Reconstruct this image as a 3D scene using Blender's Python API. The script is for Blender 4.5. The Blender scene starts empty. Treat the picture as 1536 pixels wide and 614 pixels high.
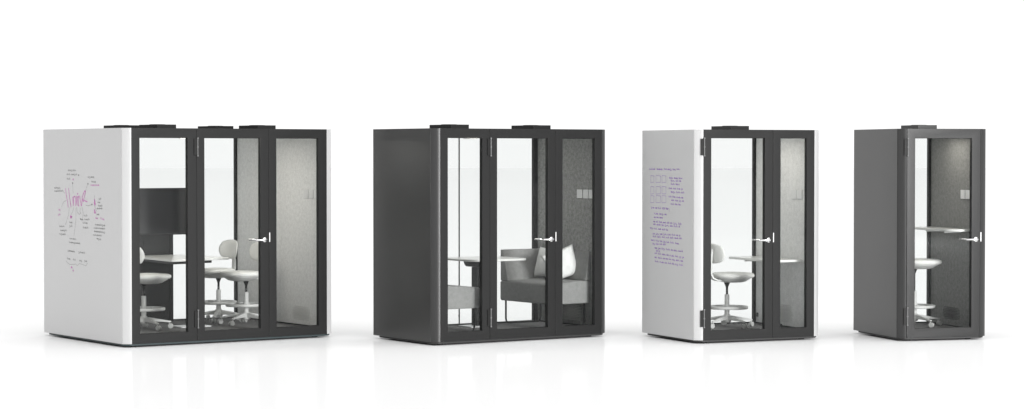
import bpy, bmesh, math, random
from mathutils import Vector, Matrix
random.seed(4)
scene = bpy.context.scene
COL = scene.collection

# ------------------------------------------------------------------ materials
def nodes_of(m):
    m.use_nodes = True
    return m.node_tree.nodes, m.node_tree.links

def paint(name, col, rough=.4, metal=0.0, spec=.5, bump=0.0, bscale=200, var=0.0, vscale=3, coat=0.0):
    m = bpy.data.materials.new(name); n, l = nodes_of(m); b = n['Principled BSDF']
    b.inputs['Base Color'].default_value = (*col, 1); b.inputs['Roughness'].default_value = rough
    b.inputs['Metallic'].default_value = metal; b.inputs['Specular IOR Level'].default_value = spec
    b.inputs['Coat Weight'].default_value = coat; b.inputs['Coat Roughness'].default_value = .12
    tc = n.new('ShaderNodeTexCoord')
    if var:
        t = n.new('ShaderNodeTexNoise'); t.inputs['Scale'].default_value = vscale; t.inputs['Detail'].default_value = 5
        l.new(tc.outputs['Object'], t.inputs['Vector'])
        r = n.new('ShaderNodeMapRange'); r.inputs['From Min'].default_value = .3; r.inputs['From Max'].default_value = .7
        r.inputs['To Min'].default_value = rough * (1 - var); r.inputs['To Max'].default_value = rough * (1 + var)
        l.new(t.outputs['Fac'], r.inputs['Value']); l.new(r.outputs['Result'], b.inputs['Roughness'])
    if bump:
        t = n.new('ShaderNodeTexNoise'); t.inputs['Scale'].default_value = bscale; t.inputs['Detail'].default_value = 3
        l.new(tc.outputs['Object'], t.inputs['Vector'])
        u = n.new('ShaderNodeBump'); u.inputs['Strength'].default_value = bump; u.inputs['Distance'].default_value = .002
        l.new(t.outputs['Fac'], u.inputs['Height']); l.new(u.outputs['Normal'], b.inputs['Normal'])
    return m

def felt(name, col, amp=.22, scale=55):
    """pressed felt / woven wool: two noises mottling the colour, fibre bump"""
    m = bpy.data.materials.new(name); n, l = nodes_of(m); b = n['Principled BSDF']
    b.inputs['Roughness'].default_value = .95; b.inputs['Specular IOR Level'].default_value = .15
    b.inputs['Sheen Weight'].default_value = .15
    tc = n.new('ShaderNodeTexCoord')
    a = n.new('ShaderNodeTexNoise'); a.inputs['Scale'].default_value = scale; a.inputs['Detail'].default_value = 4; a.inputs['Roughness'].default_value = .6
    mp = n.new('ShaderNodeMapping'); mp.inputs['Scale'].default_value = (1, 1, 1)
    l.new(tc.outputs['Object'], mp.inputs['Vector']); l.new(mp.outputs['Vector'], a.inputs['Vector'])
    c = n.new('ShaderNodeTexNoise'); c.inputs['Scale'].default_value = 26; c.inputs['Detail'].default_value = 4
    l.new(tc.outputs['Object'], c.inputs['Vector'])
    ad = n.new('ShaderNodeMath'); ad.operation = 'ADD'
    l.new(a.outputs['Fac'], ad.inputs[0]); l.new(c.outputs['Fac'], ad.inputs[1])
    r = n.new('ShaderNodeMapRange'); r.inputs['From Min'].default_value = .75; r.inputs['From Max'].default_value = 1.25
    r.inputs['To Min'].default_value = 1 - amp; r.inputs['To Max'].default_value = 1 + amp
    l.new(ad.outputs['Value'], r.inputs['Value'])
    mx = n.new('ShaderNodeVectorMath'); mx.operation = 'SCALE'; mx.inputs[0].default_value = col
    l.new(r.outputs['Result'], mx.inputs['Scale']); l.new(mx.outputs['Vector'], b.inputs['Base Color'])
    f = n.new('ShaderNodeTexNoise'); f.inputs['Scale'].default_value = 350; f.inputs['Detail'].default_value = 2
    l.new(tc.outputs['Object'], f.inputs['Vector'])
    u = n.new('ShaderNodeBump'); u.inputs['Strength'].default_value = .5; u.inputs['Distance'].default_value = .003
    l.new(f.outputs['Fac'], u.inputs['Height']); l.new(u.outputs['Normal'], b.inputs['Normal'])
    return m

def glass_mat(name, tint):
    m = bpy.data.materials.new(name); n, l = nodes_of(m); n.remove(n['Principled BSDF'])
    out = n['Material Output']
    t = n.new('ShaderNodeBsdfTransparent'); t.inputs['Color'].default_value = (*tint, 1)
    g = n.new('ShaderNodeBsdfGlossy'); g.inputs['Roughness'].default_value = .03; g.inputs['Color'].default_value = (.9, .92, .92, 1)
    fr = n.new('ShaderNodeFresnel'); fr.inputs['IOR'].default_value = 1.25
    mx = n.new('ShaderNodeMixShader')
    l.new(fr.outputs[0], mx.inputs[0]); l.new(t.outputs[0], mx.inputs[1]); l.new(g.outputs[0], mx.inputs[2])
    l.new(mx.outputs[0], out.inputs['Surface'])
    return m

def lamp_mat(name, col, s):
    m = bpy.data.materials.new(name); n, l = nodes_of(m); b = n['Principled BSDF']
    b.inputs['Base Color'].default_value = (.8, .8, .78, 1)
    b.inputs['Emission Color'].default_value = (*col, 1); b.inputs['Emission Strength'].default_value = s
    return m

M = dict(
    white=paint('white_laminate', (.575, .575, .575), .38, var=.06, vscale=1.5),
    white_trim=paint('white_trim', (.43, .43, .43), .35, var=.1),
    dark=paint('charcoal_laminate', (.037, .037, .036), .32, var=.05, vscale=1.2, spec=.65),
    dark_trim=paint('charcoal_trim', (.024, .024, .024), .38, spec=.4),
    frame=paint('charcoal_frame', (.0185, .0185, .0185), .27, spec=.20),
    black=paint('black_steel', (.009, .009, .009), .5, spec=.2),
    plinth=paint('dark_plinth', (.02, .02, .02), .6),
    teal=paint('teal_grey_plinth', (.018, .032, .035), .55),
    carpet=felt('carpet', (.034, .031, .028), .3, 90),
    ceiling=paint('ceiling_board', (.75, .75, .73), .8, bump=.05),
    felt_light=felt('light_grey_felt', (.73, .73, .725), .10, 70),
    felt_mid=felt('mid_grey_felt', (.28, .28, .273), .28, 62),
    felt_dark=felt('dark_grey_felt', (.21, .21, .203), .24, 62),
    sofa=felt('sofa_wool', (.235, .235, .23), .10, 110),
    cushion=felt('white_cushion_cloth', (.78, .78, .77), .03, 120),
    seat=paint('pale_seat_cloth', (.70, .70, .68), .8, bump=.15, bscale=500, spec=.2),
    plastic=paint('pale_grey_plastic', (.55, .55, .54), .38),
    castor=paint('castor_grey', (.42, .42, .41), .4),
    rod=paint('dark_gas_rod', (.05, .05, .05), .25, metal=.7),
    chrome=paint('satin_chrome', (.85, .85, .85), .18, metal=1.0),
    pin=paint('hinge_steel', (.15, .15, .15), .4, spec=.3),
    table=paint('pale_table_top', (.68, .68, .66), .3, coat=.3),
    plate=paint('silver_plate', (.70, .70, .70), .35),
    media=paint('media_panel_black', (.008, .008, .008), .5, spec=.2, bump=.05),
    screen=paint('screen_glass', (.010, .010, .011), .09, spec=.9),
    slit=paint('vent_slit', (.09, .09, .09), .9),
    slit_light=paint('vent_slit_light', (.62, .62, .6), .8),
    slit_grey=paint('vent_slit_grey', (.60, .60, .59), .9),
    ink=paint('black_marker', (.20, .20, .20), .8),
    pink=paint('magenta_marker', (.60, .16, .50), .8),
    purple=paint('purple_marker', (.34, .16, .58), .8),
    glass=glass_mat('clear_glass', (.975, .98, .978)),
    glass_smoke=glass_mat('faint_grey_glass', (.955, .96, .958)),
    led=lamp_mat('ceiling_led', (1, .955, .87), 9),
)

# ------------------------------------------------------------------ mesh helpers
def B(): return bmesh.new()
def box(bm, x0, x1, y0, y1, z0, z1, mtx=None):
    vs = [bm.verts.new((x, y, z)) for x in (x0, x1) for y in (y0, y1) for z in (z0, z1)]
    for f in ((0,1,3,2),(4,6,7,5),(0,4,5,1),(2,3,7,6),(0,2,6,4),(1,5,7,3)): bm.faces.new([vs[i] for i in f])
    if mtx is not None: bmesh.ops.transform(bm, matrix=mtx, verts=vs)
    return vs
def prism(bm, pts, z0, z1, mtx=None):
    a = [bm.verts.new((x, y, z0)) for x, y in pts]; b = [bm.verts.new((x, y, z1)) for x, y in pts]
    n = len(pts)
    bm.faces.new(a[::-1]); bm.faces.new(b)
    for i in range(n): bm.faces.new((a[i], a[(i+1) % n], b[(i+1) % n], b[i]))
    if mtx is not None: bmesh.ops.transform(bm, matrix=mtx, verts=a+b)
    return a+b
def ring(bm, outer, inner, y0, y1):
    """upright rectangular frame: outer/inner = (x0,x1,z0,z1), between depths y0 and y1"""
    def loop(r, y): x0, x1, z0, z1 = r; return [bm.verts.new(p) for p in ((x0,y,z0),(x1,y,z0),(x1,y,z1),(x0,y,z1))]
    of, inf, ob, ib = loop(outer, y0), loop(inner, y0), loop(outer, y1), loop(inner, y1)
    for i in range(4):
        j = (i+1) % 4
        bm.faces.new((of[i], of[j], inf[j], inf[i])); bm.faces.new((ob[j], ob[i], ib[i], ib[j]))
        bm.faces.new((of[j], of[i], ob[i], ob[j])); bm.faces.new((inf[i], inf[j], ib[j], ib[i]))
def tube(bm, pts, r, seg=12, caps=True):
    """swept tube; r a number or one radius per point"""
    pts = [Vector(p) for p in pts]; rs = r if isinstance(r, (list, tuple)) else [r]*len(pts)
    rings = []; up = None
    for i, p in enumerate(pts):
        d = (pts[min(i+1, len(pts)-1)] - pts[max(i-1, 0)]).normalized()
        if up is None: up = d.orthogonal().normalized()
        up = (up - d*up.dot(d)).normalized(); s = d.cross(up)
        rings.append([bm.verts.new(p + (up*math.cos(a) + s*math.sin(a))*rs[i]) for a in [2*math.pi*k/seg for k in range(seg)]])
    for a, b in zip(rings, rings[1:]):
        for k in range(seg): bm.faces.new((a[k], a[(k+1) % seg], b[(k+1) % seg], b[k]))
    if caps: bm.faces.new(rings[0][::-1]); bm.faces.new(rings[-1])
def lathe(bm, prof, seg=32, c=(0, 0, 0)):
    rings = []
    for r, z in prof:
        rings.append([bm.verts.new((c[0]+r*math.cos(2*math.pi*k/seg), c[1]+r*math.sin(2*math.pi*k/seg), c[2]+z)) for k in range(seg)])
    for a, b in zip(rings, rings[1:]):
        for k in range(seg): bm.faces.new((a[k], a[(k+1) % seg], b[(k+1) % seg], b[k]))
    bm.faces.new(rings[0][::-1]); bm.faces.new(rings[-1])
def round_rect(x0, x1, y0, y1, r, n=6):
    o = []
    rr = r if isinstance(r, (list, tuple)) else [r]*4
    for (cx, cy, a0, q) in ((x1-rr[0], y0+rr[0], -90, rr[0]), (x1-rr[1], y1-rr[1], 0, rr[1]), (x0+rr[2], y1-rr[2], 90, rr[2]), (x0+rr[3], y0+rr[3], 180, rr[3])):
        for k in range(n+1):
            a = math.radians(a0 + 90*k/n); o.append((cx+q*math.cos(a), cy+q*math.sin(a)))
    return o
def obj(name, bm, mat, parent=None, bevel=0.0, smooth=False, seg=2, label=None):
    bmesh.ops.recalc_face_normals(bm, faces=bm.faces)
    me = bpy.data.meshes.new(name); bm.to_mesh(me); bm.free(); me.materials.append(mat)
    o = bpy.data.objects.new(name, me); COL.objects.link(o)
    if parent is not None: o.parent = parent
    if smooth:
        for p in me.polygons: p.use_smooth = True
    if bevel:
        mod = o.modifiers.new('bevel', 'BEVEL'); mod.width = bevel; mod.segments = seg; mod.limit_method = 'ANGLE'; mod.angle_limit = math.radians(40)
        for p in me.polygons: p.use_smooth = True
        wn = o.modifiers.new('wn', 'WEIGHTED_NORMAL'); wn.keep_sharp = True
    if label: o['label'] = label
    return o
def thing(name, label, cat, group=None):
    o = bpy.data.objects.new(name, None); o.empty_display_size = .1; COL.objects.link(o)
    o['label'] = label; o['category'] = cat
    if group: o['group'] = group
    return o

# ------------------------------------------------------------------ the four pods: place, turn, size
PODS = [dict(o=(-3.87595, 22.87318), yaw=.614036, W=2.4284, D=1.9650, H=2.203),
        dict(o=(-.79252, 23.11630), yaw=.601010, W=2.1981, D=1.1819, H=2.202),
        dict(o=(1.87915, 23.35645), yaw=.423502, W=1.4887, D=1.1916, H=2.192),
        dict(o=(4.00527, 23.68136), yaw=.270646, W=1.0068, D=1.1443, H=2.204)]
def place(o, i, u=0, v=0, z=0, rot=0):
    p = PODS[i]; c, s = math.cos(p['yaw']), math.sin(p['yaw'])
    o.location = (p['o'][0] + u*c - v*s, p['o'][1] + u*s + v*c, z); o.rotation_euler = (0, 0, p['yaw'] + rot)
    return o

T = .12      # inner face of the padded side walls
FZ = .100    # inner floor
CZ = 2.122   # inner ceiling

def hinge(parent, u, z):
    b = B(); box(b, u-.036, u-.001, -.010, -.0005, z-.085, z+.085)
    h = obj('hinge', b, M['black'], parent, .002)
    b = B(); lathe(b, [(.004, -.092), (.0048, -.088), (.0048, .088), (.004, .092)], 12, (u+.004, -.012, z))
    for q in (-.090, 0, .090): lathe(b, [(.008, q-.006), (.0095, q-.004), (.0095, q+.004), (.008, q+.006)], 12, (u+.004, -.012, z))
    obj('hinge_pin', b, M['pin'], h, smooth=False)

def lever(parent, u, z):
    b = B()
    rx = Matrix.Translation((u, 0, z)) @ Matrix.Rotation(math.radians(90), 4, 'X')
    vs0 = len(b.verts); lathe(b, [(.026, .0005), (.026, .007), (.023, .010), (.010, .011), (.010, .045)], 28)
    bmesh.ops.transform(b, matrix=rx, verts=b.verts[:])
    tube(b, [(u+.002, -.046, z), (u-.012, -.050, z), (u-.03, -.052, z), (u-.135, -.052, z)], [.010, .0115, .0100, .0085], 12)
    h = obj('handle', b, M['chrome'], parent, smooth=True)
    b = B(); lathe(b, [(.026, -.0505), (.026, -.057), (.010, -.060), (.010, -.095)], 28)
    bmesh.ops.transform(b, matrix=rx, verts=b.verts[:])
    tube(b, [(u+.002, .096, z), (u-.03, .102, z), (u-.135, .102, z)], [.010, .010, .0085], 12)
    obj('inner_lever', b, M['chrome'], h, smooth=True)

def leaf(name, parent, x0, x1, op, H, mat='frame', gl='glass'):
    """one framed glass leaf of the front: frame, black glazing bead, pane"""
    b = B(); ring(b, (x0, x1, .036, H), (op[0], op[1], op[2], op[3]), .0, .046)
    f = obj(name, b, M[mat], parent, .0012, seg=1)
    b = B(); ring(b, (op[0]-.001, op[1]+.001, op[2]-.001, op[3]+.001), (op[0]+.004, op[1]-.004, op[2]+.004, op[3]-.004), .020, .0445)
    obj('glazing_bead', b, M['black'], f)
    b = B(); box(b, op[0]+.003, op[1]-.003, .026, .034, op[2]+.003, op[3]-.003)
    obj('pane', b, M[gl], f)
    return f

def slits(parent, u, v0, v1, z0, z1, mat):
    """perforated air intake: rows of little slanting slits, thinning to the edges"""
    b = B(); rows = int((z1-z0)/.017); cols = int((v1-v0)/.022)
    for i in range(rows):
        for j in range(cols):
            fx = abs((j+.5)/cols-.5)*2; fz = abs((i+.5)/rows-.5)*2
            k = 1 - .55*fx**2 - .35*fz**2
            if k < .30: continue
            v = v0+(j+.5+(.5 if i % 2 else 0))*.022; z = z0+(i+.5)*.017
            m = Matrix.Translation((u, v, z)) @ Matrix.Rotation(math.radians(28 if i % 2 else -28), 4, 'X')
            box(b, -.0035, .004, -.0045*k-.001, .0045*k+.001, -.0095*k, .0095*k, m)
    return obj('air_vent', b, mat, parent)

def pod(i, label, skin, trim, felt_m, leaves, plates, vent, plinth='plinth', ceiling_glow=None, vent_m='slit'):
    p = PODS[i]; W, D, H = p['W'], p['D'], p['H']
    root = place(thing('office_pod', label, 'office pod', 'glazed office pods in a row'), i)
    # plinth with chamfered corners, on levelling feet
    b = B(); prism(b, [(.014,.070),(.060,.022),(.105,.010),(W-.105,.010),(W-.060,.022),(W-.014,.070),(W-.014,D-.10),(W-.10,D-.02),(.10,D-.02),(.014,D-.10)], .016, .0345)
    pl = obj('plinth', b, M[plinth], root, .002)
    for x in (.16, W-.16):
        for y in (.13, D-.17):
            b = B(); lathe(b, [(.032, 0), (.032, .006), (.012, .010), (.012, .0158)], 16, (x, y, 0)); obj('levelling_foot', b, M['black'], pl)
    # side shells and front corner trims (two facets each)
    for s in (0, 1):
        f = (lambda x: W-x) if s else (lambda x: x)
        b = B(); prism(b, [(f(0), .0535), (f(.030), .0535), (f(.030), D), (f(0), D)], .035, H)
        sp = obj('side_panel', b, M[skin], root, .0015, seg=1)
        b = B(); prism(b, [(f(.0008), .0505), (f(.046), .0105), (f(.0825), .0008), (f(.0825), .047), (f(.0325), .0505)], .035, H)
        obj('corner_trim', b, M[trim], root, .0012, seg=1)
        if s == 0: left = sp
    # roof, ceiling, floor
    b = B(); box(b, .032, W-.032, .048, D-.002, CZ+.022, H-.004); obj('roof_panel', b, M['frame'], root)
    b = B(); box(b, .034, W-.034, .049, D-.05, CZ, CZ+.020); ce = obj('ceiling_panel', b, M['ceiling'], root)
    b = B(); box(b, .034, W-.034, .048, D-.003, .036, FZ); obj('floor_panel', b, M['carpet'], root)
    # padded inner side walls
    for s in (0, 1):
        f = (lambda x: W-x) if s else (lambda x: x)
        b = B(); xs = sorted((f(.032), f(T))); box(b, xs[0], xs[1], .049, D-.052, FZ+.002, CZ-.002)
        wl = obj('acoustic_wall', b, M[felt_m], root, .004)
    # skirting on the right wall
    b = B(); box(b, W-T-.006, W-T+.001, .06, D-.06, FZ+.001, FZ+.012); obj('skirting', b, M['black'], wl)
    for (va, vb) in plates:
        b = B(); box(b, W-T-.010, W-T+.0005, va, vb, 1.468, 1.562); obj('switch_plate', b, M['plate'], wl, .002)
    slits(wl, W-T, *vent, M[vent_m])
    # back glazing: frame, panes
    jb = T + p.get('jamb', .020)
    b = B(); ring(b, (.0335, W-.0335, FZ+.001, CZ+.021), (jb, W-jb, FZ+.012, CZ-.004), D-.048, D-.004)
    bf = obj('back_frame', b, M['black'], root)
    mull = p.get('mull')
    spans = [(jb-.002, W-jb+.002)] if not mull else [(jb-.002, mull-.006), (mull+.006, W-jb+.002)]
    for a, c in spans:
        b = B(); box(b, a, c, D-.030, D-.022, FZ+.010, CZ-.002); obj('pane', b, M['glass_smoke'], bf)
    if mull:
        b = B(); box(b, mull-.005, mull+.005, D-.034, D-.018, FZ+.012, CZ-.004); obj('glass_joint', b, M['black'], bf)
    for l in leaves:
        f = leaf(l[0], root, l[1], l[2], (l[3], l[4], .130, 2.107), H)
        if l[0] == 'door':
            for z in (2.013, .258): hinge(f, l[1], z)
            lever(f, l[2]-.052, 1.05)
            b = B(); prism(b, round_rect(l[2]+.0035, l[2]+.0135, 1.027, 1.125, .003, 3), -.002, .0015, Matrix.Rotation(math.radians(90), 4, 'X'))
            obj('strike_plate', b, M['plate'], root)
    return root, left, wl, ce

def roof_fans(i, root, spots, mat='frame'):
    H = PODS[i]['H']
    for (u, v) in spots:
        b = B(); box(b, u, u+.22, v, v+.42, H-.003, H+.045)
        o = obj('fan_box', b, M['black' if i == 0 else 'frame'], root, .002)
        b = B(); lathe(b, [(.085, H+.0455), (.085, H+.048), (.07, H+.0495)], 28, (u+.11, v+.21, 0)); obj('fan_grille', b, M['black'], o)

PODS[0]['jamb'] = .020; PODS[1]['jamb'] = .046; PODS[2]['jamb'] = .021; PODS[3]['jamb'] = .025
PODS[1]['mull'] = 1.062

W0, W1, W2, W3 = [p['W'] for p in PODS]
r0, left0, wall0, ce0 = pod(0, 'widest pod on the left, white side panel covered in magenta and black mind map', 'white', 'white_trim', 'felt_light',
    [('fixed_panel', .085, .8115, .173, .710), ('door', .8145, 1.6475, .900, 1.550), ('fixed_panel', 1.6505, W0-.085, 1.738, 2.247)],
    [(.317, .410), (.212, .305), (.107, .200)], (.29, .67, .155, .31), plinth='teal', vent_m='slit_grey')
r1, left1, wall1, ce1 = pod(1, 'charcoal pod with grey sofas and a table behind its glass front', 'dark', 'dark_trim', 'felt_mid',
    [('fixed_panel', .085, .6855, .173, .593), ('door', .6885, 1.5095, .776, 1.419), ('fixed_panel', 1.5125, W1-.085, 1.605, 2.027)],
    [(.290, .384), (.184, .274), (.082, .170)], (.31, .68, .15, .32), vent_m='slit_light')
r2, left2, wall2, ce2 = pod(2, 'white-sided pod with purple handwritten list and small squares on its side panel', 'white', 'white_trim', 'felt_light',
    [('door', .085, .9040, .175, .810), ('fixed_panel', .9070, W2-.085, .997, 1.315)],
    [(.283, .385), (.175, .277)], (.37, .66, .15, .34), vent_m='slit_grey')
r3, left3, wall3, ce3 = pod(3, 'narrowest charcoal pod on the right with a single glass door and high shelf', 'dark', 'dark_trim', 'felt_dark',
    [('door', .0880, W3-.085, .178, W3-.182)],
    [(.272, .365), (.157, .250)], (.38, .78, .17, .31))
roof_fans(0, r0, [(.64, .55), (1.82, .55), (.60, 1.33), (1.73, 1.33)])
roof_fans(1, r1, [(.44, .35), (1.48, .35)]); roof_fans(2, r2, [(.66, .45)]); roof_fans(3, r3, [(.447, .50)])

def led_panel(ce, u0, u1, v0, v1, power, i):
    b = B(); box(b, u0-.012, u1+.012, v0-.012, v1+.012, CZ-.004, CZ-.0005); f = obj('light_housing', b, M['plate'], ce)
    b = B(); box(b, u0, u1, v0, v1, CZ-.007, CZ-.0045); obj('light_diffuser', b, M['led'], f)
led_panel(ce0, .75, 1.75, .45, .85, 0, 0); led_panel(ce1, .75, 1.35, .40, .60, 0, 1)
led_panel(ce2, .76, 1.04, .25, .65, 0, 2); led_panel(ce3, .45, .75, .20, .60, 0, 3)
for ce, u, v in ((ce0, 1.13, .85), (ce1, .83, .58)):
    b = B(); lathe(b, [(.070, -.022), (.078, -.016), (.078, -.0005)], 32, (u, v, CZ)); obj('ceiling_sensor', b, M['plate'], ce, smooth=False)

# ------------------------------------------------------------------ marker writing on the two white panels
def ribbon(bm, pts, w, x=-.0012):
    """flat pen stroke on the plane x = const; pts are (v, z)"""
    for (a, b_) in zip(pts, pts[1:]):
        a = Vector(a); b_ = Vector(b_); d = b_-a
        if d.length < 1e-6: continue
        d.normalize(); n = Vector((-d.y, d.x))*w/2; a = a-d*w*.3; b_ = b_+d*w*.3
        vs = [bm.verts.new((x, q.x, q.y)) for q in (a+n, b_+n, b_-n, a-n)]
        bm.faces.new(vs)
def scrawl(bm, v0, z0, v1, z1, h, w, rnd):
    """one handwritten word: letters as loops and stems along the base line"""
    L = math.hypot(v1-v0, z1-z0); n = max(2, int(L/(h*3.1))); pts = []
    for k in range(n):
        kind = rnd.choice('aaeounmlhtdgp'); f = lambda t, y: (v0+(v1-v0)*(k+t)/n, z0+(z1-z0)*(k+t)/n + y*h)
        if kind in 'aeo': pts += [f(.1,.2), f(.25,-.4), f(.6,-.45), f(.8,.1), f(.6,.5), f(.3,.45), f(.15,0), f(.9,-.4)]
        elif kind in 'unm': pts += [f(.1,.45), f(.15,-.5), f(.35,.4), f(.55,.4), f(.6,-.5), f(.9,-.4)]
        elif kind in 'lhtd': pts += [f(.1,-.3), f(.35,1.1), f(.4,-.5), f(.7,.3), f(.85,-.4)]
        else: pts += [f(.1,.4), f(.5,.4), f(.5,-1.0), f(.2,-1.0), f(.85,-.3)]
    ribbon(bm, pts, w)
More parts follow.
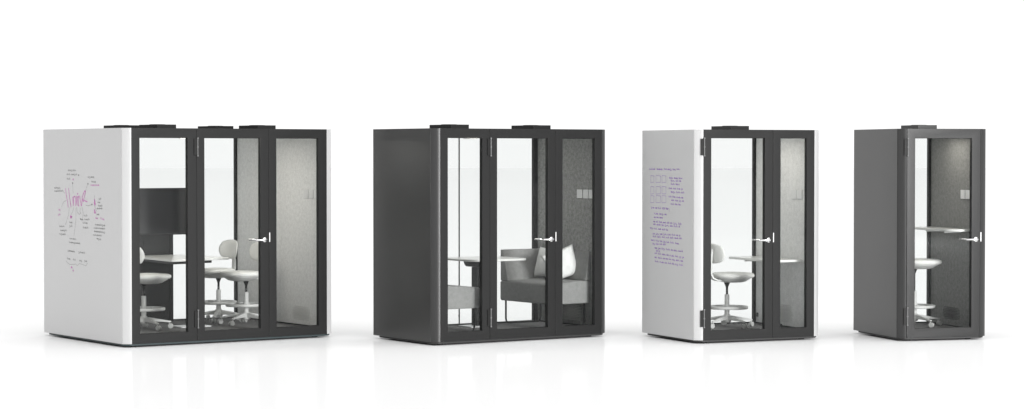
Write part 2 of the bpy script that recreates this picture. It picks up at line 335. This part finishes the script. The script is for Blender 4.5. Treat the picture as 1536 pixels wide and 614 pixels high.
WR = {"black_words":[[1.336,1.769,1.137,1.77],[1.369,1.727,1.269,1.728],[1.253,1.728,1.104,1.729],[1.37,1.681,1.27,1.682],[0.852,1.703,0.691,1.705],[0.764,1.656,0.652,1.657],[1.684,1.583,1.522,1.585],[1.684,1.548,1.455,1.555],[0.59,1.484,0.526,1.485],[0.614,1.447,0.55,1.448],[0.606,1.413,0.496,1.415],[0.638,1.385,0.496,1.388],[0.639,1.323,0.575,1.325],[1.308,1.225,1.225,1.227],[1.308,1.188,1.225,1.19],[0.945,1.305,0.856,1.307],[1.027,1.263,0.961,1.265],[0.937,1.265,0.799,1.269],[0.978,1.229,0.856,1.23],[0.978,1.18,0.833,1.182],[1.56,1.177,1.425,1.184],[1.537,1.135,1.364,1.143],[1.561,1.1,1.393,1.097],[0.68,1.22,0.434,1.216],[0.71,1.185,0.435,1.182],[0.704,1.151,0.435,1.145],[0.721,1.113,0.514,1.109],[0.641,1.078,0.53,1.068],[1.304,1.058,1.134,1.056],[1.316,1.019,1.037,1.014],[1.354,0.931,1.171,0.923],[1.087,0.923,0.916,0.92],[1.367,0.846,1.282,0.843],[1.22,0.841,1.146,0.839],[1.064,0.836,0.992,0.836],[0.944,0.837,0.873,0.835]],"pink_words":[[1.22,1.676,1.187,1.676],[0.78,1.622,0.573,1.624],[1.576,1.353,1.525,1.354],[1.593,1.303,1.525,1.304],[0.56,1.291,0.45,1.273],[0.671,1.289,0.607,1.283],[1.23,0.726,1.196,0.724]],"lines":[[[1.22,1.638],[1.221,1.61],[1.205,1.534]],[[0.844,1.635],[0.877,1.6],[0.91,1.551]],[[1.455,1.551],[1.422,1.531]],[[1.377,1.454],[1.439,1.443],[1.482,1.411],[1.497,1.382]],[[0.895,1.414],[0.846,1.408],[0.766,1.42]],[[1.363,1.252],[1.383,1.224],[1.408,1.198]],[[1.14,1.382],[1.143,1.257],[1.193,1.089]],[[1.306,1.379],[1.324,1.309],[1.357,1.259]],[[1.198,1.388],[1.223,1.339],[1.257,1.31]],[[1.124,1.389],[1.108,1.341],[1.059,1.314],[1.026,1.332]],[[0.993,1.392],[0.961,1.33],[0.978,1.261]],[[1.034,1.384],[1.042,1.349],[1.018,1.322]],[[1.395,0.824],[1.362,0.805],[1.295,0.786],[1.146,0.796],[1.113,0.78],[1.064,0.805],[0.982,0.799],[0.901,0.788],[0.86,0.817]],[[0.685,1.52],[0.685,1.479]],[[0.639,1.358],[0.686,1.411]]],"dots":[[1.22,1.638],[0.844,1.635],[0.75,1.424],[1.027,1.267],[1.071,1.722]],"pink":[[[1.396,1.58],[1.38,1.51],[1.347,1.441],[1.334,1.385]],[[1.321,1.581],[1.305,1.511],[1.281,1.442],[1.264,1.387],[1.272,1.428]],[[1.222,1.492],[1.206,1.402],[1.197,1.492],[1.172,1.503],[1.148,1.479],[1.148,1.403]],[[1.131,1.507],[1.115,1.41],[1.101,1.494],[1.073,1.504],[1.083,1.404],[1.066,1.404]],[[1.049,1.508],[1.025,1.446],[1.009,1.405]],[[0.984,1.482],[0.96,1.447],[0.926,1.517],[0.902,1.555],[0.926,1.562],[0.951,1.537],[0.984,1.495],[1.001,1.405]],[[0.935,1.462],[0.878,1.452],[0.862,1.45]],[[0.693,1.479],[0.678,1.411],[0.694,1.438],[0.685,1.473],[0.667,1.425]],[[0.686,1.377],[0.695,1.339],[0.663,1.338],[0.686,1.37]],[[1.282,1.296],[1.241,1.29],[1.274,1.271],[1.279,1.292],[1.254,1.273],[1.257,1.296]],[[1.262,0.767],[1.239,0.758],[1.263,0.751],[1.259,0.767]],[[1.101,1.535],[1.09,1.528],[1.106,1.525]]],"purple_words":[[1.028,1.781,0.892,1.782],[0.862,1.782,0.728,1.779],[0.698,1.783,0.522,1.78],[0.507,1.78,0.434,1.777],[0.42,1.784,0.348,1.785],[0.587,1.693,0.5,1.692],[0.484,1.692,0.39,1.69],[0.374,1.69,0.33,1.689],[0.315,1.689,0.297,1.689],[0.551,1.662,0.455,1.662],[0.439,1.662,0.391,1.662],[0.376,1.662,0.319,1.661],[0.55,1.627,0.455,1.627],[0.439,1.627,0.39,1.626],[0.374,1.626,0.361,1.626],[0.594,1.585,0.514,1.583],[0.498,1.583,0.434,1.582],[0.418,1.582,0.334,1.58],[0.318,1.579,0.289,1.579],[0.55,1.547,0.452,1.546],[0.436,1.545,0.336,1.543],[0.32,1.543,0.246,1.542],[0.594,1.498,0.525,1.496],[0.509,1.496,0.441,1.494],[0.425,1.494,0.332,1.491],[0.316,1.491,0.275,1.49],[0.535,1.461,0.467,1.46],[0.451,1.459,0.385,1.458],[0.37,1.458,0.312,1.457],[0.296,1.456,0.26,1.456],[0.55,1.422,0.472,1.42],[0.456,1.42,0.394,1.418],[0.378,1.418,0.332,1.416],[0.989,1.375,0.908,1.373],[0.891,1.373,0.847,1.372],[0.83,1.371,0.757,1.37],[0.74,1.369,0.665,1.368],[0.648,1.367,0.61,1.366],[0.921,1.313,0.821,1.312],[0.805,1.311,0.701,1.31],[0.684,1.31,0.638,1.309],[0.921,1.274,0.878,1.274],[0.862,1.274,0.815,1.273],[0.798,1.273,0.719,1.272],[0.936,1.228,0.892,1.227],[0.875,1.227,0.829,1.226],[0.812,1.226,0.738,1.225],[0.722,1.224,0.643,1.223],[0.626,1.223,0.576,1.222],[0.56,1.222,0.507,1.221],[0.491,1.221,0.402,1.219],[0.386,1.219,0.306,1.217],[0.936,1.2,0.88,1.199],[0.864,1.198,0.765,1.197],[0.748,1.196,0.697,1.195],[0.68,1.195,0.583,1.193],[0.566,1.193,0.502,1.192],[0.486,1.191,0.389,1.189],[0.373,1.189,0.346,1.189],[1.011,1.159,0.942,1.157],[0.925,1.156,0.843,1.153],[0.826,1.153,0.759,1.151],[0.742,1.15,0.658,1.148],[0.642,1.147,0.608,1.146],[0.951,1.101,0.899,1.1],[0.882,1.1,0.808,1.1],[0.792,1.1,0.728,1.1],[0.712,1.1,0.634,1.1],[0.618,1.1,0.544,1.1],[0.528,1.1,0.439,1.099],[0.423,1.099,0.381,1.099],[0.365,1.099,0.338,1.099],[0.95,1.069,0.861,1.069],[0.845,1.069,0.76,1.069],[0.744,1.069,0.662,1.069],[0.645,1.069,0.577,1.069],[0.561,1.069,0.483,1.069],[0.467,1.069,0.376,1.069],[0.361,1.069,0.302,1.069],[0.988,1.032,0.895,1.029],[0.878,1.029,0.803,1.026],[0.787,1.026,0.728,1.024],[0.711,1.023,0.657,1.022],[0.641,1.021,0.577,1.019],[0.561,1.019,0.469,1.016],[0.453,1.015,0.363,1.012],[0.95,0.991,0.896,0.992],[0.88,0.992,0.813,0.993],[0.796,0.993,0.736,0.994],[0.719,0.994,0.653,0.995],[0.905,0.95,0.847,0.949],[0.83,0.949,0.769,0.947],[0.753,0.947,0.671,0.945],[0.655,0.944,0.553,0.942],[0.537,0.942,0.499,0.941],[0.483,0.94,0.401,0.938],[0.385,0.938,0.322,0.936],[0.307,0.936,0.287,0.936],[0.875,0.921,0.814,0.92],[0.797,0.92,0.785,0.92],[0.905,0.894,0.853,0.893],[0.837,0.892,0.751,0.89],[0.735,0.889,0.653,0.887],[0.636,0.886,0.59,0.885],[0.574,0.884,0.472,0.881],[0.456,0.881,0.376,0.878],[0.36,0.878,0.314,0.877],[0.298,0.876,0.258,0.875],[0.905,0.852,0.847,0.85],[0.83,0.85,0.728,0.847],[0.712,0.847,0.674,0.846],[0.658,0.846,0.607,0.845],[0.591,0.844,0.527,0.843],[0.511,0.842,0.451,0.841],[0.435,0.84,0.349,0.838],[0.333,0.838,0.272,0.836],[0.904,0.809,0.812,0.807],[0.795,0.806,0.695,0.804],[0.678,0.803,0.621,0.802],[0.605,0.801,0.53,0.799],[0.514,0.799,0.474,0.797],[0.458,0.797,0.378,0.795],[0.362,0.794,0.272,0.792]],"purple":[[[0.997,1.641],[0.993,1.714],[0.922,1.71],[0.919,1.7]],[[0.925,1.707],[0.922,1.643],[0.997,1.638]],[[0.997,1.521],[0.993,1.599],[0.922,1.595],[0.919,1.586]],[[0.925,1.593],[0.922,1.523],[0.997,1.517]],[[0.997,1.429],[0.993,1.502],[0.922,1.499],[0.918,1.489]],[[0.925,1.496],[0.921,1.431],[0.997,1.426]],[[0.877,1.642],[0.873,1.715],[0.772,1.712],[0.769,1.702]],[[0.775,1.709],[0.772,1.644],[0.877,1.639]],[[0.876,1.523],[0.872,1.6],[0.772,1.597],[0.769,1.588]],[[0.775,1.595],[0.772,1.525],[0.876,1.519]],[[0.876,1.431],[0.872,1.504],[0.772,1.501],[0.769,1.492]],[[0.775,1.499],[0.771,1.434],[0.876,1.428]],[[0.742,1.644],[0.738,1.716],[0.654,1.713],[0.651,1.703]],[[0.657,1.71],[0.653,1.646],[0.742,1.64]],[[0.742,1.525],[0.738,1.602],[0.653,1.599],[0.65,1.589]],[[0.656,1.596],[0.653,1.527],[0.742,1.522]],[[0.742,1.434],[0.737,1.506],[0.653,1.503],[0.65,1.494]],[[0.656,1.501],[0.653,1.436],[0.742,1.431]],[[0.719,1.381],[0.579,1.373],[0.579,1.338]]]}
rnd = random.Random(11)
b = B()
for a in WR['black_words']: scrawl(b, *a, .0118, .0030, rnd)
for l in WR['lines']: ribbon(b, l, .0026)
for v, z in WR['dots']:
    vs = [b.verts.new((-.0013, v+.012*math.cos(k*math.pi/4), z+.009*math.sin(k*math.pi/4))) for k in range(8)]; b.faces.new(vs)
obj('black_writing', b, M['ink'], left0)
b = B()
for a in WR['pink_words']: scrawl(b, *a, .012, .0032, rnd)
for l in WR['pink']: ribbon(b, l, .0092, -.0015)
obj('magenta_writing', b, M['pink'], left0)
b = B()
for a in WR['purple_words']: scrawl(b, *a, .0120, .0038, rnd)
for l in WR['purple']: ribbon(b, l, .003)
obj('purple_writing', b, M['purple'], left2)

# ------------------------------------------------------------------ drafting chairs  (faces +x, origin under the column)
def superpad(bm, cx, a, b_, prof, seg=40, ex=2.5):
    """soft rounded slab: prof = [(scale, z)]"""
    rings = []
    for s, z in prof:
        r = []
        for k in range(seg):
            t = 2*math.pi*k/seg; c, q = math.cos(t), math.sin(t)
            r.append(bm.verts.new((cx + s*a*math.copysign(abs(c)**(2/ex), c), s*b_*math.copysign(abs(q)**(2/ex), q), z)))
        rings.append(r)
    for r1_, r2_ in zip(rings, rings[1:]):
        for k in range(seg): bm.faces.new((r1_[k], r1_[(k+1) % seg], r2_[(k+1) % seg], r2_[k]))
    bm.faces.new(rings[0][::-1]); bm.faces.new(rings[-1])

def chair(i, u, v, face, phase, lift, label):
    """lift raises the seat; phase turns the five-star base (radians, world)"""
    t = place(thing('drafting_chair', label, 'chair', 'pale drafting chairs in the pods'), i, u, v, FZ, face)
    s = .475 + lift                                            # underside of the seat shell
    b = B(); superpad(b, .065, .222, .222, [(.86, s+.052), (.95, s+.056), (.995, s+.068), (1, s+.082), (.97, s+.094), (.88, s+.103), (.6, s+.108), (.25, s+.109)])
    obj('seat', b, M['seat'], t, smooth=True)
    b = B(); superpad(b, .062, .205, .21, [(.30, s), (.50, s+.003), (.66, s+.012), (.76, s+.026), (.90, s+.044), (.95, s+.0535)])
    obj('seat_shell', b, M['plastic'], t, smooth=True)
    # back stem: broad strap that sweeps from the shell up to the pad
    b = B(); path = [(-.06, s+.022), (-.13, s+.028), (-.180, s+.050), (-.203, s+.10), (-.205, s+.18), (-.198, s+.26), (-.190, s+.36)]
    wid = [.09, .085, .070, .058, .052, .05, .05]; rr = []
    for (x, z), w in zip(path, wid): rr.append((x, z, w))
    rings = []
    for k, (x, z, w) in enumerate(rr):
        x2, z2, _ = rr[min(k+1, len(rr)-1)]; x1, z1, _ = rr[max(k-1, 0)]
        d = Vector((x2-x1, 0, z2-z1)).normalized(); nn = Vector((-d.z, 0, d.x))*.011
        c = Vector((x, 0, z)); rings.append([b.verts.new(c+nn+Vector((0, w/2, 0))), b.verts.new(c+nn-Vector((0, w/2, 0))), b.verts.new(c-nn-Vector((0, w/2, 0))), b.verts.new(c-nn+Vector((0, w/2, 0)))])
    for q1, q2 in zip(rings, rings[1:]):
        for k in range(4): b.faces.new((q1[k], q1[(k+1) % 4], q2[(k+1) % 4], q2[k]))
    b.faces.new(rings[0]); b.faces.new(rings[-1][::-1])
    obj('back_stem', b, M['plastic'], t, .006, seg=3)
    # curved backrest pad: rounded oval, wrapped about the sitter
    b = B(); nu, nv = 20, 12; zc = s+.312; hw, hh = .168, .101
    def P(a, c, off):
        q = max(abs(a), abs(c)); r = math.hypot(a, c) or 1; k = q/r if q else 1
        a2, c2 = a*(.25+.75*k) , c*(.25+.75*k)
        y = a2*hw*1.05; z = c2*hh*1.05; bulge = (1-min(1, (a2*a2+c2*c2)))**.5
        return (-.172 + .9*y*y*1.6 - .012*c2 + off*(.004+.017*bulge), y, zc+z)
    F_, K_ = [], []
    for yy in range(nv+1):
        F_.append([b.verts.new(P(2*xx/nu-1, 2*yy/nv-1, 1)) for xx in range(nu+1)])
        K_.append([b.verts.new(P(2*xx/nu-1, 2*yy/nv-1, -.6)) for xx in range(nu+1)])
    for yy in range(nv):
        for xx in range(nu):
            b.faces.new((F_[yy][xx], F_[yy][xx+1], F_[yy+1][xx+1], F_[yy+1][xx])); b.faces.new((K_[yy][xx], K_[yy+1][xx], K_[yy+1][xx+1], K_[yy][xx+1]))
    for yy in range(nv):
        b.faces.new((F_[yy][0], F_[yy+1][0], K_[yy+1][0], K_[yy][0])); b.faces.new((F_[yy+1][nu], F_[yy][nu], K_[yy][nu], K_[yy+1][nu]))
    for xx in range(nu):
        b.faces.new((F_[0][xx+1], F_[0][xx], K_[0][xx], K_[0][xx+1])); b.faces.new((F_[nv][xx], F_[nv][xx+1], K_[nv][xx+1], K_[nv][xx]))
    obj('backrest', b, M['seat'], t, smooth=True)
    # black cone and gas rod, pale lower column
    b = B(); lathe(b, [(.012, s-.062), (.014, s-.045), (.030, s-.006), (.034, s+.002)], 20); obj('tilt_cone', b, M['black'], t, smooth=True)
    b = B(); lathe(b, [(.0125, .33), (.0125, s-.055)], 18); obj('gas_rod', b, M['rod'], t, smooth=True)
    b = B(); lathe(b, [(.030, .075), (.027, .12), (.025, .345+lift*.2), (.018, .352+lift*.2)], 24); obj('column', b, M['plastic'], t, smooth=True)
    # foot ring with hub and three spokes
    b = B(); z = .212; seg = 56; rings = []
    for k in range(seg):
        a = 2*math.pi*k/seg; ring_ = []
        for (dr, dz) in ((-.009,-.014),(.008,-.016),(.013,-.012),(.014,.010),(.008,.015),(-.008,.015),(-.012,.010),(-.012,-.010)):
            r = .200+dr; ring_.append(b.verts.new((.012+r*math.cos(a), r*math.sin(a), z+dz)))
        rings.append(ring_)
    for k in range(seg):
        q1, q2 = rings[k], rings[(k+1) % seg]
        for m_ in range(8): b.faces.new((q1[m_], q1[(m_+1) % 8], q2[(m_+1) % 8], q2[m_]))
    fr = obj('foot_ring', b, M['plastic'], t, smooth=True)
    b = B(); lathe(b, [(.034, z-.025), (.037, z-.02), (.037, z+.02), (.034, z+.025)], 24)
    for a in (0.5, 2.6, 4.7): tube(b, [(.03*math.cos(a), .03*math.sin(a), z), (.012+.19*math.cos(a), .19*math.sin(a), z)], .010, 10)
    obj('ring_spoke', b, M['plastic'], fr, smooth=True)
    # five-star base and twin-wheel castors
    ph = phase - PODS[i]['yaw'] - face
    b = B(); lathe(b, [(.034, .052), (.045, .062), (.045, .10), (.036, .130), (.031, .138)], 24)
    for k in range(5):
        a = ph + k*2*math.pi/5; d = Vector((math.cos(a), math.sin(a), 0)); n_ = Vector((-d.y, d.x, 0)); rings = []
        for (r, zt, h, w) in ((.02, .128, .054, .026), (.10, .116, .038, .022), (.20, .097, .024, .018), (.268, .084, .018, .017), (.292, .080, .014, .012)):
            c = d*r + Vector((0, 0, zt)); rings.append([b.verts.new(c+n_*w*.7), b.verts.new(c-n_*w*.7), b.verts.new(c-n_*w-Vector((0, 0, h))), b.verts.new(c+n_*w-Vector((0, 0, h)))])
        for q1, q2 in zip(rings, rings[1:]):
            for m_ in range(4): b.faces.new((q1[m_], q1[(m_+1) % 4], q2[(m_+1) % 4], q2[m_]))
        b.faces.new(rings[0]); b.faces.new(rings[-1][::-1])
    obj('star_base', b, M['plastic'], t, .004, seg=2)
    for k in range(5):
        a = ph + k*2*math.pi/5; c = Vector((.272*math.cos(a), .272*math.sin(a), 0)); sw = a + rnd.uniform(-1, 1)
        mt = Matrix.Translation(c) @ Matrix.Rotation(sw, 4, 'Z')
        b = B(); tube(b, [(0, 0, .062), (0, 0, .045)], .007, 10); box(b, -.012, .022, -.006, .006, .020, .047)
        bmesh.ops.transform(b, matrix=mt, verts=b.verts[:]); cs = obj('castor', b, M['castor'], t, .002)
        for y in (-.019, .008):
            b = B(); lathe(b, [(.0235, 0), (.027, .002), (.027, .0095), (.0235, .0115)], 20)
            bmesh.ops.transform(b, matrix=mt @ Matrix.Translation((.014, y+.0115, .0272)) @ Matrix.Rotation(math.radians(90), 4, 'X'), verts=b.verts[:])
            obj('wheel', b, M['castor'], cs, smooth=False)
    return t

R = math.radians
chair(0, .682, .96, R(12), R(22), 0, 'pale drafting chair at the left end of the meeting table under the dark screen')
chair(0, 1.85, 1.50, math.pi+R(6), R(50), .005, 'farther of the two pale chairs in the widest pod, backrest seen whole')
chair(0, 1.900, .96, math.pi-R(2), R(29), -.005, 'nearer of the two pale chairs at the table end by the light felt wall')
chair(2, .771, .72, 0, R(17), 0, 'pale drafting chair with round backrest inside the pod with purple handwriting')
chair(3, .515, .72, 0, R(10), .135, 'pale drafting chair raised high under the shelf of the narrowest pod')

# ------------------------------------------------------------------ widest pod: media wall, screen, table
D0 = PODS[0]['D']
t = place(thing('media_wall', 'tall black panel standing against the rear glass behind the meeting table', 'media wall'), 0)
b = B(); box(b, .99, 1.395, 1.775, 1.868, FZ+.002, 1.545); obj('front_board', b, M['media'], t, .003)
b = B(); box(b, 1.397, 1.437, 1.770, 1.868, FZ+.002, 1.545); obj('edge_post', b, M['black'], t, .002)
b = B(); prism(b, round_rect(1.08, 1.30, .93, 1.0, .01, 3), 0, .004, Matrix.Translation((0, 1.7748, 0)) @ Matrix.Rotation(R(90), 4, 'X')); so = obj('socket_strip', b, M['media'], t)
for k in range(4):
    b = B(); lathe(b, [(.014, 0), (.014, .003)], 16)
    bmesh.ops.transform(b, matrix=Matrix.Translation((1.115+.05*k, 1.7705, .965)) @ Matrix.Rotation(R(90), 4, 'X'), verts=b.verts[:])
    obj('socket', b, M['black'], so)
t = place(thing('wall_screen', 'large black flat screen on the media wall, above the meeting table', 'screen'), 0)
b = B(); box(b, .735, 1.692, 1.700, 1.735, 1.058, 1.570); obj('screen_housing', b, M['black'], t, .004)
b = B(); box(b, .747, 1.680, 1.6975, 1.6995, 1.076, 1.560); obj('screen_glass', b, M['screen'], t)
b = B(); box(b, 1.06, 1.36, 1.7355, 1.774, 1.18, 1.46); obj('wall_bracket', b, M['black'], t)

t = place(thing('meeting_table', 'pale tapered meeting table between the chairs in the widest pod', 'table'), 0)
def softpoly(c, r, n=5):
    o = []; m = len(c)
    for k in range(m):
        p0, p1, p2 = Vector(c[k-1]), Vector(c[k]), Vector(c[(k+1) % m]); a = p1+(p0-p1).normalized()*r; e = p1+(p2-p1).normalized()*r
        for q in range(n+1): s = q/n; o.append(tuple((1-s)**2*a+2*s*(1-s)*p1+s*s*e))
    return o
b = B(); prism(b, softpoly([(.845, .635), (1.625, .80), (1.555, 1.745), (.93, 1.745)], .035), .814, .838); obj('tabletop', b, M['table'], t, .006, seg=3)
b = B(); prism(b, [(.90, .72), (1.415, .83), (1.40, 1.60), (.99, 1.60)], .784, .8135); obj('support_frame', b, M['black'], t)
b = B(); box(b, 1.235, 1.300, .99, 1.075, FZ+.014, .7835); obj('pedestal', b, M['black'], t, .004)
b = B(); prism(b, round_rect(1.07, 1.43, .855, 1.10, .02, 4), FZ+.0005, FZ+.013); obj('base_plate', b, M['plate'], t, .002)

# ------------------------------------------------------------------ sofa pod: two sofas, two cushions, table
def sofa(i, mirror, label):
    t = place(thing('booth_sofa', label, 'sofa', 'grey booth sofas facing each other'), i)
    f = (lambda x: W1-x) if mirror else (lambda x: x)
    def ub(bm): 
        if mirror:
            for v in bm.verts: v.co.x = W1 - v.co.x
        return bm
    n0 = T+.003
    # wedge-profile seat block, drawn in x-z and pushed along y
    b = B(); prof = [(n0, .352), (.650, .352), (.662, .372), (.662, .548), (.650, .566), (.30, .592), (n0, .592)]
    a1 = [b.verts.new((x, .14, z)) for x, z in prof]; a2 = [b.verts.new((x, 1.07, z)) for x, z in prof]
    b.faces.new(a1); b.faces.new(a2[::-1])
    for k in range(len(prof)): b.faces.new((a1[k], a1[(k+1) % len(prof)], a2[(k+1) % len(prof)], a2[k]))
    obj('seat', ub(b), M['sofa'], t, .012, seg=3)
    # backrest leaning on the felt wall: thin on top, thicker at the seat
    b = B(); prof = [(n0, .594), (.190, .594), (.140, .90), (n0, .908)]
    a1 = [b.verts.new((x, .142, z)) for x, z in prof]; a2 = [b.verts.new((x, 1.068, z)) for x, z in prof]
    b.faces.new(a1); b.faces.new(a2[::-1])
    for k in range(4): b.faces.new((a1[k], a1[(k+1) % 4], a2[(k+1) % 4], a2[k]))
    obj('backrest', ub(b), M['sofa'], t, .010, seg=3)
    # rear arm, flaring outwards, closing the far end
    b = B(); lo = [(.192, .925), (.660, .925), (.660, 1.066), (.192, 1.066)]; hi = [(.142, 1.015), (.660, 1.015), (.660, 1.066), (.142, 1.066)]
    a1 = [b.verts.new((x, y, .568)) for x, y in lo]; a2 = [b.verts.new((x, y, .905)) for x, y in hi]
    b.faces.new(a1[::-1]); b.faces.new(a2)
    for k in range(4): b.faces.new((a1[k], a1[(k+1) % 4], a2[(k+1) % 4], a2[k]))
    obj('armrest', ub(b), M['sofa'], t, .010, seg=3)
    for y in (.20, 1.01):
        b = B(); pts = [(.625, y, .351), (.625, y, .155), (.617, y, .125), (.595, y, .112), (.20, y, .112), (.175, y, .125), (.165, y, .155), (.165, y, .351)]
        tube(b, pts, .0105, 10); obj('sled_leg', ub(b), M['black'], t, smooth=True)
    return t
sofa(1, True, 'grey booth sofa on the right of the sofa pod holding two cushions')
sofa(1, False, 'grey booth sofa on the left of the sofa pod, only its seat end in view')

def pillow(w, h, th, n=18):
    b = B(); g = {}
    for s in (1, -1):
        for i_ in range(n+1):
            for j in range(n+1):
                x, y = 2*i_/n-1, 2*j/n-1
                e = (max(0, 1-x**2)*max(0, 1-y**2))**.42
                px = x*(1-.09*(1-y*y))*w/2; py = y*(1-.09*(1-x*x))*h/2
                edge = i_ in (0, n) or j in (0, n)
                if edge and s == -1: g[(s, i_, j)] = g[(1, i_, j)]; continue
                wr = .006*math.sin(7*x+3*y)*math.sin(5*y-2*x)*e
                g[(s, i_, j)] = b.verts.new((s*(th/2*e)+wr, px, py))
        for i_ in range(n):
            for j in range(n):
                q = [g[(s, i_, j)], g[(s, i_+1, j)], g[(s, i_+1, j+1)], g[(s, i_, j+1)]]
                b.faces.new(q if s == 1 else q[::-1])
    return b
def cushion(label, u, v, z, rz, tilt, w=.42, h=.36, roll=0):
    b = pillow(w, h, .13)
    bmesh.ops.transform(b, matrix=Matrix.Rotation(tilt, 4, 'Y') @ Matrix.Rotation(roll, 4, 'X'), verts=b.verts[:])
    o = obj('cushion', b, M['cushion'], None, smooth=True); o['label'] = label; o['category'] = 'cushion'; o['group'] = 'cushions on the right-hand sofa'
    place(o, 1, u, v, z, rz); return o
cushion('pale cushion in the rear corner of the sofa, left of the other cushion', 1.935, .74, .765, R(0), R(14), .40, .34)
cushion('white cushion turned toward the viewer behind the narrow right-hand glass', 1.925, .46, .760, R(62), R(8), .37, .33, R(-20))

t = place(thing('pedestal_table', 'pale rounded table on a black post between the two sofas', 'table'), 1)
b = B(); prism(b, round_rect(.735, 1.455, .36, 1.075, [.14, .05, .05, .14], 8), .815, .838); obj('tabletop', b, M['table'], t, .009, seg=4)
b = B(); box(b, 1.052, 1.145, .80, .90, FZ+.012, .7355); obj('post', b, M['black'], t, .004)
b = B(); prism(b, [(.70, .8140), (1.065, .8140), (1.03, .755), (1.00, .7375), (.70, .7375)], 0, .10, Matrix(((0,0,1,1.048),(1,0,0,0),(0,1,0,0),(0,0,0,1))))
br = obj('support_arm', b, M['media'], t, .003)
b = B(); lathe(b, [(.011, 0), (.011, .003)], 14); bmesh.ops.transform(b, matrix=Matrix.Translation((1.0478, .95, .775)) @ Matrix.Rotation(R(-90), 4, 'Y'), verts=b.verts[:]); obj('bolt', b, M['black'], br)
b = B(); prism(b, round_rect(.93, 1.27, .72, .98, .02, 4), FZ+.0005, FZ+.0115); obj('base_plate', b, M['plate'], t, .002)

# ------------------------------------------------------------------ shelf desks on the right-hand walls
def desk(i, u0, v0, v1, z, r, label):
    W = PODS[i]['W']
    t = place(thing('wall_desk', label, 'desk'), i)
    b = B(); prism(b, round_rect(u0, W-T-.001, v0, v1, [.006, .006, .03, r], 12), z-.026, z); obj('desktop', b, M['table'], t, .009, seg=4)
    for v in (v0+.25, v1-.25):
        b = B(); box(b, u0+.07, W-T-.001, v-.012, v+.012, z-.045, z-.0265); obj('bracket', b, M['plate'], t, .002)
desk(2, 1.015, .17, 1.135, .832, .10, 'pale wall-mounted desk beside the chair in the pod with purple handwriting')
desk(3, .625, .12, 1.06, 1.152, .16, 'pale high wall-mounted shelf desk in the narrowest pod')
b = B(); box(b, 1.20, 1.335, .52, .60, FZ+.001, FZ+.03); box(b, 1.24, 1.30, .535, .585, FZ+.0305, FZ+.045)
o = obj('power_box', b, M['black'], None, .004); o['label'] = 'small black power box on the floor of the pod with purple handwriting'; o['category'] = 'power box'; place(o, 2)
b = B(); box(b, W2-T-.006, W2-T+.0005, 1.08, 1.12, .17, .215); obj('wall_socket', b, M['slit'], wall2, .002)

# ------------------------------------------------------------------ studio floor, lights, camera
b = B(); vs = [b.verts.new(p) for p in ((-120, -60, 0), (120, -60, 0), (120, 320, 0), (-120, 320, 0))]; b.faces.new(vs)
fm = bpy.data.materials.new('white_studio_floor'); n, l = nodes_of(fm); n.remove(n['Principled BSDF'])
d = n.new('ShaderNodeBsdfDiffuse'); d.inputs['Color'].default_value = (.712, .712, .712, 1)
g = n.new('ShaderNodeBsdfGlossy'); g.inputs['Roughness'].default_value = .09; g.inputs['Color'].default_value = (1, 1, 1, 1)
mx = n.new('ShaderNodeMixShader'); mx.inputs[0].default_value = .16
l.new(d.outputs[0], mx.inputs[1]); l.new(g.outputs[0], mx.inputs[2]); l.new(mx.outputs[0], n['Material Output'].inputs['Surface'])
fl = obj('studio_floor', b, fm); fl['kind'] = 'structure'

w = bpy.data.worlds.new('World'); scene.world = w; w.use_nodes = True; n = w.node_tree.nodes; l = w.node_tree.links
bg = n['Background']; tc = n.new('ShaderNodeTexCoord'); sx = n.new('ShaderNodeSeparateXYZ'); l.new(tc.outputs['Generated'], sx.inputs[0])
mr = n.new('ShaderNodeMapRange'); mr.interpolation_type = 'SMOOTHSTEP'
mr.inputs['From Min'].default_value = .25; mr.inputs['From Max'].default_value = .90; mr.inputs['To Min'].default_value = .48; mr.inputs['To Max'].default_value = 1.10
l.new(sx.outputs['Y'], mr.inputs['Value']); l.new(mr.outputs['Result'], bg.inputs['Color']); bg.inputs['Strength'].default_value = 1.0

def area(name, loc, target, sx_, sy_, power, col=(1, 1, 1)):
    ld = bpy.data.lights.new(name, 'AREA'); ld.shape = 'RECTANGLE'; ld.size = sx_; ld.size_y = sy_; ld.energy = power; ld.color = col
    o = bpy.data.objects.new(name, ld); COL.objects.link(o); o.location = loc
    o.rotation_euler = (Vector(target)-Vector(loc)).to_track_quat('-Z', 'Y').to_euler(); return o
sd = bpy.data.lights.new('overhead_light', 'SUN'); sd.energy = 2.9; sd.angle = R(100)
so_ = bpy.data.objects.new('overhead_light', sd); COL.objects.link(so_); so_.location = (0, 22, 12); so_.rotation_euler = (R(12), R(8), 0)
area('front_softbox', (19, -3, 3.9), (1, 23, 1), 9, 7, 11500)

cam = bpy.data.cameras.new('camera'); cam.sensor_width = 36; cam.lens = 3435.446*36/1536; cam.clip_end = 1000
co = bpy.data.objects.new('camera', cam); COL.objects.link(co); co.location = (0, 0, 1.93991); co.rotation_euler = (math.pi/2-.0219772, 0, 0)
scene.camera = co
scene.view_settings.view_transform = 'Standard'; scene.view_settings.look = 'None'; scene.view_settings.exposure = 0; scene.view_settings.gamma = 1
scene.cycles.max_bounces = 14; scene.cycles.transparent_max_bounces = 24; scene.cycles.diffuse_bounces = 5; scene.cycles.use_denoising = True
